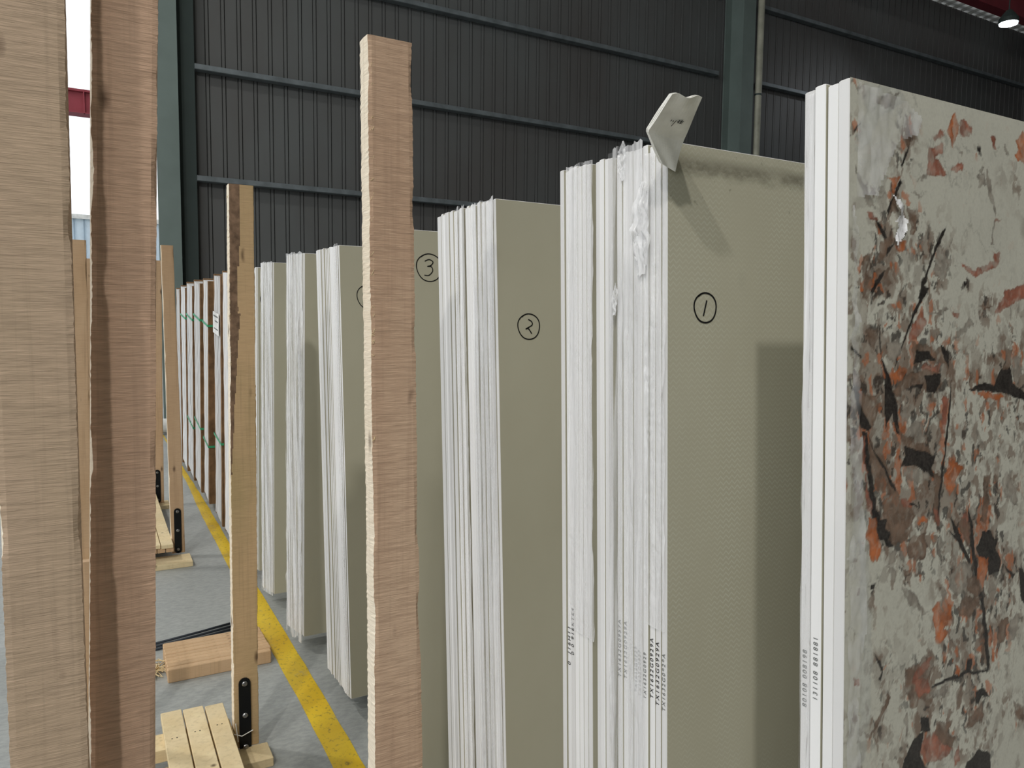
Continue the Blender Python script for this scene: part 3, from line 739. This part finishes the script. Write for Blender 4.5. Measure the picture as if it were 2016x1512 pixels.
# twisted film tufts on stack 1
def tuft(loc, s, label, seed=1):
    """crumpled scrap of film: a pinched, strongly folded little sheet"""
    nu, nv = 22, 44; A, B = np.meshgrid(np.linspace(-1, 1, nu), np.linspace(0, 1, nv), indexing='ij')
    wd = s*.20*np.sin(np.pi*np.clip(B*.93+.05, 0, 1))**.7*(.7+.6*fbm(B*5+seed, B*0+seed, 3))
    f = np.abs(fbm(A*3.3+seed*5, B*4+seed, 3)-.5)*2; g = fbm(A*2+seed, B*4+4, 3)-.5
    V = np.stack([-.001-s*.11*f*np.sin(np.pi*B)-.004, wd*A*.8+s*.14*g, s*(B-.5)+s*.08*(fbm(A*4, B*6+seed, 3)-.5)], -1).reshape(-1, 3)
    idx = np.arange(nu*nv).reshape(nu, nv); q = np.stack([idx[:-1, :-1], idx[1:, :-1], idx[1:, 1:], idx[:-1, 1:]], -1).reshape(-1, 4)
    return tag(mesh('plastic_film', V, q.tolist(), M['film_tuft'], None, loc, True), label, 'plastic film')
q = P(1222, 590, 0, .735); tuft((.729, q.y, q.z), .05, 'knot of twisted film sticking out halfway down the stack numbered 1', 3)
q = P(1275, 450, 0, .738); tuft((.732, q.y, q.z), .14, 'crumpled film bunch on the near edges of the stack numbered 1', 7)
q = P(1234, 300, 0, .738); tuft((.735, q.y, q.z-.014), .06, 'film tuft poking above the top of the stack numbered 1')

# ------------------------------------------------------------------ bent foam strip on the corner
def foam():
    r = empty('foam_strip', (.74, .83, 1.60), 'bent white foam strip sticking up over the corner of the stack numbered 1', 'foam')
    org = Vector((.74, .83, 1.60))
    TL, TR = P(1324, 186, 1, .765), P(1383, 193, 1, .760); BL, BR = P(1276, 258, 1, .835), P(1346, 276, 1, .835); LL, LR = P(1303, 322, 1, .857), P(1329, 338, 1, .857)
    def pt(u, v):
        if v >= 0:
            a = BL.lerp(TL, v); b = BR.lerp(TR, v)
        else:
            a = BL.lerp(LL, -v); b = BR.lerp(LR, -v)
        p = a.lerp(b, u); p.z += .0022*math.sin(u*9)*max(0, v)**6; return p
    nrm = Vector((-.25, -.75, -.3)).normalized()
    for layer, (off, sh) in enumerate(((0, 0), (-.0045, .006), (-.009, -.004))):
        V = []; nu, nv = 13, 26
        for side in (0, 1):
            for i in range(nu):
                for j in range(nv):
                    u = i/(nu-1); v = -1+2*j/(nv-1); v = v*(1+sh) if v > 0 else v
                    p = pt(u, v)+nrm*(off-.0038*side+.0012*math.sin(u*7+v*5+layer)); V.append(p-org)
        Fc = []; ix = lambda s, i, j: s*nu*nv+i*nv+j
        for i in range(nu-1):
            for j in range(nv-1):
                Fc.append((ix(0, i, j), ix(0, i+1, j), ix(0, i+1, j+1), ix(0, i, j+1))); Fc.append((ix(1, i, j+1), ix(1, i+1, j+1), ix(1, i+1, j), ix(1, i, j)))
        for j in range(nv-1):
            Fc.append((ix(0, 0, j+1), ix(1, 0, j+1), ix(1, 0, j), ix(0, 0, j))); Fc.append((ix(0, nu-1, j), ix(1, nu-1, j), ix(1, nu-1, j+1), ix(0, nu-1, j+1)))
        for i in range(nu-1):
            Fc.append((ix(0, i, 0), ix(1, i, 0), ix(1, i+1, 0), ix(0, i+1, 0))); Fc.append((ix(0, i+1, nv-1), ix(1, i+1, nv-1), ix(1, i, nv-1), ix(0, i, nv-1)))
        mesh('foam_layer', V, Fc, M['foam'], r, smooth=False)
    cpt = pt(.55, .35)-org; ax = (BR-BL).normalized(); ay = (TL-BL).normalized()
    sc = .0045
    lines = [[(-2, 1), (-2.2, .2)], [(-1.4, .9), (-1.2, .1)], [(-.4, 1.2), (-.8, -1.8)], [(.3, 1.2), (.5, .4)], [(.9, 1.4), (2.4, 1.5)], [(1.0, .9), (2.3, 1.0)], [(1.6, 1.9), (1.5, .1)], [(1.1, .4), (2.2, .4)], [(.6, 1.7), (.8, .1)]]
    ribbon([[(a*sc, b*sc) for a, b in l] for l in lines], .0012, cpt+nrm*.0022, ax, ay, nrm, 'handwriting', M['ink'], r)
foam()

# ------------------------------------------------------------------ rack rails under the slabs
for k, (x, lb) in enumerate(((1.25, 'near the front edges'), (3.4, 'near their far ends'))):
    o = MB().box((-.05, -1.8, 0), (.05, 2.0, .066), .004).build('support_rail', M['rail'], None, (x, 2.33, 0))
    tag(o, 'low dark steel rail on the floor under the slabs '+lb, 'rail')

# ------------------------------------------------------------------ packed bundles far down the row
def pack(pn, pf, L, label, strap=(), grp=None, lab=False, xo=.68, n=6):
    yn = P(pn, 560, 0, xo).y; yf = P(pf, 560, 0, xo).y
    r = empty('packed_slab_bundle', (xo, yn-L*SH, .0), label, 'slab bundle', grp); r.rotation_euler = (-math.asin(L), 0, 0); t = yf-yn; bt = min(.03, t*.12)
    nz = 60; mb = MB()
    for i in range(n):
        a = bt+(t-2*bt)*i/n; b = bt+(t-2*bt)*(i+1)/n-.002
        V = []; 
        for j in range(nz+1):
            z = .07+1.6*j/nz; w_ = .006*(float(vn(np.array(j*.25+i*3), np.array(i*2.)))-.5)
            V += [(w_, a, z), (w_, b, z), (2.4, b, z), (2.4, a, z)]
        Fc = [(4*j+k, 4*j+4+k, 4*j+4+(k+1) % 4, 4*j+(k+1) % 4) for j in range(nz) for k in range(4)]+[(0, 1, 2, 3), (4*nz+3, 4*nz+2, 4*nz+1, 4*nz)]
        mb.add(V, Fc)
    mb.build('slab_edges', M['edge'], r)
    for yy in (0, t-bt): MB().box((.001, yy, .05), (2.42, yy+bt, 1.68), .002).build('cover_board', M['board'], r)
    for sx in (.1, 2.1): MB().box((sx, 0, .0), (sx+.1, t, .05)).build('sleeper', M['wood_e'], r)
    for z0, z1 in strap:
        e = .005
        V = [(-e, -e, z0), (2.42, -e, z1), (2.42, t+e, z1), (-e, t+e, z0)]; w_ = .016
        V = V+[(x, y, z+w_) for x, y, z in V]
        mesh('green_strap', V, [(0, 1, 5, 4), (1, 2, 6, 5), (2, 3, 7, 6), (3, 0, 4, 7)], M['green'], r)
    if lab:
        o = MB().box((-.009, .03, 1.30), (-.0075, t-.03, 1.44)).build('paper_label', M['paper'], r)
        for za, zb, e_ in ((1.41, 1.42, .06), (1.38, 1.388, .12), (1.33, 1.338, .08)): MB().box((-.0096, .06, za), (-.0091, t-e_, zb)).build('label_print', M['fade'], o)
    return r
g = 'packed slab bundles at the far end of the row'
pack(456, 437, -.06, 'pale packed slab bundle partly hidden behind the bark-edged post', (), g)
pack(434, 420, -.09, 'packed slab bundle with a white paper label on its edge', ((.60, .60),), g, True, xo=.685)
pack(409, 399, -.12, 'packed slab bundle with wide brown board and two green straps', ((1.36, 1.36), (.48, .48)), g, xo=.69)
pack(393, 381, -.12, 'packed slab bundle, third from the far end of the row', ((1.40, 1.40), (.56, .56)), g, xo=.685)
pack(378, 366.5, -.12, 'packed slab bundle, second from the far end of the row', ((1.40, 1.40), (.50, .50)), g, xo=.685)
pack(364, 355, -.10, 'packed slab bundle, farthest one with a green strap', ((1.41, 1.41),), g)
pack(353, 346, -.08, 'narrow packed slab bundle at the very end of the row', (), g)

# ------------------------------------------------------------------ timber
def timber(name, bot, top, w_, d, mat, parent=None, nz=70, wob=.0007, seed=0, bark=False, wtop=None, loc=None, pale=True, nx=10):
    """post from bot (x,y,z) to top, width w_ along X, depth d along +Y; corner edges rough-sawn"""
    bot, top = Vector(bot), Vector(top); V = []; mi = []
    ring = [(i/nx, 0) for i in range(nx)]+[(1, j/2) for j in range(2)]+[(1-i/nx, 1) for i in range(nx)]+[(0, 1-j/2) for j in range(2)]
    rr = random.Random(seed); n = len(ring); ph = rr.uniform(0, 99)
    for j in range(nz+1):
        t = j/nz; c = bot.lerp(top, t); wd = w_+((wtop-w_)*t if wtop else 0); z = c.z
        chip = .002*max(0, float(vn(np.array(z*14+ph), np.array(seed*1.)))-.55)*4
        for (a, bb) in ring:
            corner = (a in (0, 1)) and (bb in (0, 1)); k = wob*(1 if corner else .2)
            dx = rr.uniform(-k, k)+.0011*math.sin(z*3.1+ph+a*2); dy = rr.uniform(-k, k)*.5
            if corner: dx += (.0012+(chip if bb == 0 else 0))*(1 if a == 0 else -1); dy += (.0012+chip*.7)*(1 if bb == 0 else -1)
            V.append((c.x+a*wd+dx, c.y+bb*d+dy, z+(rr.uniform(-.0006, .0006) if 0 < j < nz else 0)))
    Fc = []
    for j in range(nz):
        t = (j+.5)/nz; edge = (.40 if t > .86 else .30 if t > .78 else .38*max(0, t-.52)/.3+.06)+.05*(float(fbm(np.array(t*24.), np.array(3.), 4))-.5)*2
        for i in range(n):
            k = (i+1) % n; Fc.append((j*n+i, j*n+k, j*n+n+k, j*n+n+i))
            mi.append(1 if bark and i < nx and (i+.5)/nx < edge and t > .5 else (2 if pale and i >= n-2 else 0))  # left sides get the paler wood, painted as if lit
    Fc += [tuple(range(n-1, -1, -1)), tuple(range(nz*n, nz*n+n))]; mi += [0, 0]
    org = loc if loc is not None else bot
    V = [tuple(Vector(v)-Vector(org)) for v in V]
    return mesh(name, V, Fc, [mat, M['bark'], M['wood_lit']], parent, org if parent is None else None, False, mi)
def bracket(parent, x, y, z0, z1, w_=.036, bolts=3, label=None):
    h = w_/2; V = []; n = 8
    pts = [(x+h+h*math.cos(math.pi*k/n), z1-h+h*math.sin(math.pi*k/n)) for k in range(n+1)]+[(x+h-h*math.cos(math.pi*k/n), z0+h-h*math.sin(math.pi*k/n)) for k in range(n+1)]
    N = len(pts); V = [(a, y, b) for a, b in pts]+[(a, y-.004, b) for a, b in pts]
    Fc = [tuple(range(N)), tuple(range(2*N-1, N-1, -1))]+[(i, N+i, N+(i+1) % N, (i+1) % N) for i in range(N)]
    b = mesh('steel_bracket', V, Fc, M['black'], parent)
    for k in range(bolts):
        z = z1-h-(z1-z0-2*h)*k/max(1, bolts-1)*.98
        MB().tube([(x+h, y-.004, z), (x+h, y-.008, z), (x+h, y-.010, z)], [.0085, .0085, .006], 12).tube([(x+h, y-.010, z), (x+h, y-.0135, z)], .0042, 6).build('bolt', M['bolt'], b)
    return b
def slivers(parent, x, y, zs, n, s=1):
    mb = MB()
    for k in range(n):
        z = random.uniform(*zs); pts = [(x, y, z)]
        for j in range(3): q = pts[-1]; pts.append((q[0]-s*random.uniform(.0008, .003), q[1]-random.uniform(-.001, .001), q[2]-random.uniform(-.003, .006)))
        mb.tube(pts, [.0005, .0005, .0004, .0002], 4)
    mb.build('wood_fibre', M['wood_pale'], parent)

# foreground posts A (left), B (beside it), C (middle)
def lone_post(bx, tx, y, w_, d, H, mat, label, seed, wtop=None, foot=0, **k):
    r = empty('wooden_post', (bx, y, 0), label, 'post')
    timber('timber', (0, 0, 0), (tx-bx, 0, H), w_, d, mat, r, seed=seed, wtop=wtop, loc=(0, 0, 0), nz=420, **k)
    if not foot: bracket(r, w_*.3, -.001, .03, .27)
    f0, f1 = ((-.16, -.002) if not foot else (d+.002, d+.16))
    MB().box((-.02, f0, 0), (w_+.02, f1, .028), .002).build('foot_plank', M['wood_e'], r); return r
A = lone_post(-.1255, -.1215, 1.20, .0945, .045, 2.12, M['wood_a'], 'broad weathered wooden post at the far left, cut off by the frame', 3, wtop=.1005)
B = lone_post(-.055, .0165, 1.272, .098, .045, 2.12, M['wood_b'], 'reddish wooden post just right of the far-left post, half shaded', 4, wtop=.088, foot=1)
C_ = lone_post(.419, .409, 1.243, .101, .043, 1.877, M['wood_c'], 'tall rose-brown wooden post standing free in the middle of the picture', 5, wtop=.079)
slivers(C_, .0, .0, (1.2, 1.85), 26)

# rack in the lower left: base boards, end posts
RK = empty('wooden_rack', (.1, 2.4, 0), 'low wooden rack of pale boards with an upright bark-edged post and black bracket', 'rack')
o_ = Vector((.1, 2.4, 0))
def rk(v): return Vector(v)-o_
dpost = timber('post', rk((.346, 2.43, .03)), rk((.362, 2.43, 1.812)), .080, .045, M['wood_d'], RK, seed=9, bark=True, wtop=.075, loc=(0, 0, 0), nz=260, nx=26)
dpost['label'] = 'upright post with bark along its left corner'
bracket(RK, .364-.1, .029, .012, .262); slivers(RK, .362-.1, .03, (1.2, 1.78), 26)
for xa, xb, ya in ((.147, .209, 2.60), (.2135, .2745, 2.592), (.2795, .336, 2.582)):
    MB().box(rk((xa, 1.5, .098)), rk((xb, ya, .12)), .0015).build('base_board', M['wood_pale'], RK)
for y in (2.41, 1.7):
    MB().box(rk((-.30, y, .058)), rk((.345, y+.10, .097)), .0015).build('cross_board', M['wood_pale'], RK)
for y in (2.35, 1.65): MB().box(rk((-.30, y-.02, 0)), rk((.45, y+.08, .029)), .0015).build('foot_plank', M['wood_pale'], RK)
for xx in (.16, .30, -.26): MB().box(rk((xx, 1.6, .03)), rk((xx+.04, 2.5, .057)), .0015).build('joist', M['wood_e'], RK)
MB().box(rk((-.02, 1.5, .098)), rk((.045, 2.30, .12)), .0015).build('base_board', M['wood_pale'], RK)
q = P(158, 1108, 1, 2.5)
timber('post', rk((P(165, 1500, 1, 2.5).x, 2.5, .03)), rk((q.x, 2.5, q.z)), .045, .03, M['wood_e'], RK, seed=12, loc=(0, 0, 0), nz=20)['label'] = 'short broken rear post'
for xa, xb, ys in ((.147, .209, 2.42), (.2135, .2745, 2.43), (.2795, .336, 2.44)):
    for dx in (.02, .034): MB().tube([rk((xa+dx, ys, .1195)), rk((xa+dx, ys, .1207))], .0022, 8).build('nail_head', M['black'], RK)
mb = MB().tube([rk((.34, 2.42, .09)), rk((.37, 2.418, .075)), rk((.405, 2.422, .085))], .0016, 6).tube([rk((.352, 2.42, .12)), rk((.358, 2.416, .06))], .0014, 6)
mb.build('cable_tie', M['tie'], RK)

# second rack farther back
R2 = empty('wooden_rack', (.2, 5.3, 0), 'far wooden rack with two leaning posts and black brackets along the yellow line', 'rack'); o2 = Vector((.2, 5.3, 0))
def r2(v): return Vector(v)-o2
YE = 4.72
a, b = P(338, 1090, 1, YE), P(316, 482, 1, YE)
timber('post', r2((a.x, YE, .03)), r2((b.x, YE, b.z)), .075, .04, M['wood_e'], R2, seed=21, loc=(0, 0, 0), wtop=.068, nz=40)
k0 = P(344, 1082, 1, YE); k1 = P(344, 1001, 1, YE); bracket(R2, k0.x-.2, YE-5.3-.002, .03, k1.z, .038)
a = P(303, 1005, 1, 6.1); b = P(296, 512, 1, 6.1)
timber('post', r2((a.x, 6.1, .03)), r2((b.x, 6.1, b.z)), .072, .04, M['wood_e'], R2, seed=22, loc=(0, 0, 0), nz=40)
k1 = P(306, 925, 1, 6.1); bracket(R2, k1.x-.2-.01, 6.1-5.3-.002, .03, k1.z, .042)
a = P(150, 1110, 1, 4.7); b = P(137, 471, 1, 4.7)
timber('post', r2((a.x, 4.7, .03)), r2((b.x, 4.7, b.z)), .078, .04, M['wood_e'], R2, seed=23, loc=(0, 0, 0), nz=40)
a = P(158, 1010, 1, 6.1); b = P(154, 508, 1, 6.1)
timber('post', r2((a.x, 6.1, .03)), r2((b.x, 6.1, b.z)), .085, .04, M['wood_e'], R2, seed=24, loc=(0, 0, 0), nz=40)
for k in range(5):
    x = .355-.066*(k+1)
    MB().box(r2((x, 4.60+.01*(k % 2), .098)), r2((x+.062, 6.2, .12)), .0015).build('base_board', M['wood_pale'], R2)
for k in range(3): MB().box(r2((.225+.044*k, 4.605, .074)), r2((.265+.044*k, 6.2, .0965)), .0015).build('base_board', M['wood_e'], R2)
for y in (4.8, 6.0): MB().box(r2((-.08, y, .03)), r2((.36, y+.08, .073)), .0015).build('cross_board', M['wood_e'], R2)
for y in (4.52, 6.0): MB().box(r2((-.12, y, 0)), r2((.445, y+.17, .029)), .0015).build('foot_plank', M['wood_pale'], R2)

# bundle of strips lying on the floor
yn = 3.07; n = 9
for k in range(n):
    ya = yn+k*.0305
    o = MB().box((0, 0, 0), (.39+random.uniform(-.003, .003), .0286, .055+random.uniform(-.0022, .0016)), .0026).build('wooden_strip', M['wood_strip'], None, (.204+random.uniform(-.002, .002), ya, 0))
    tag(o, '%s strip from the viewer in the bundle of wooden strips on the floor' % (['nearest', 'second', 'third', 'fourth', 'fifth', 'sixth', 'seventh', 'eighth', 'farthest'][k]), 'wood strip', 'bundle of wooden strips')
for k, (y0, y1, lb) in enumerate(((3.47, 3.555, 'upper'), (3.44, 3.52, 'middle'), (3.41, 3.49, 'lower'))):
    o = MB().tube([(0, 0, 0), (.2, (y1-y0)*.45, .003), (.34, y1-y0, 0)], .0055, 8).build('rubber_cord', M['rod'], None, (.16+.01*k, y0, .006), True)
    tag(o, '%s of the dark cords lying behind the bundle of wooden strips' % {'upper': 'farthest', 'middle': 'middle one', 'lower': 'nearest'}[lb], 'cord', 'dark cords on the floor')
mb = MB()
for k in range(14):
    a = random.uniform(0, 6); pts = [(random.uniform(-.03, .03)+.02*math.cos(a+j), random.uniform(-.06, .06)+.03*math.sin(a+j), .006+.02*random.random()) for j in range(5)]; mb.tube(pts, .0022, 5)
tag(mb.build('rope_tangle', M['wood_pale'], None, (.165, 3.2, 0)), 'tangle of pale twine at the left end of the bundle of strips', 'rope')
# clutter at the far end by the column
q = P(328, 848, 2, 0)
mb = MB().tube([(-.3, 0, .1), (0, .02, .1), (.25, .05, .1)], .09, 16)
tag(mb.build('plastic_roll', M['tie'], None, (q.x+.02, q.y-.3, 0), True), 'white roll of plastic lying at the foot of the grey-green column', 'roll')
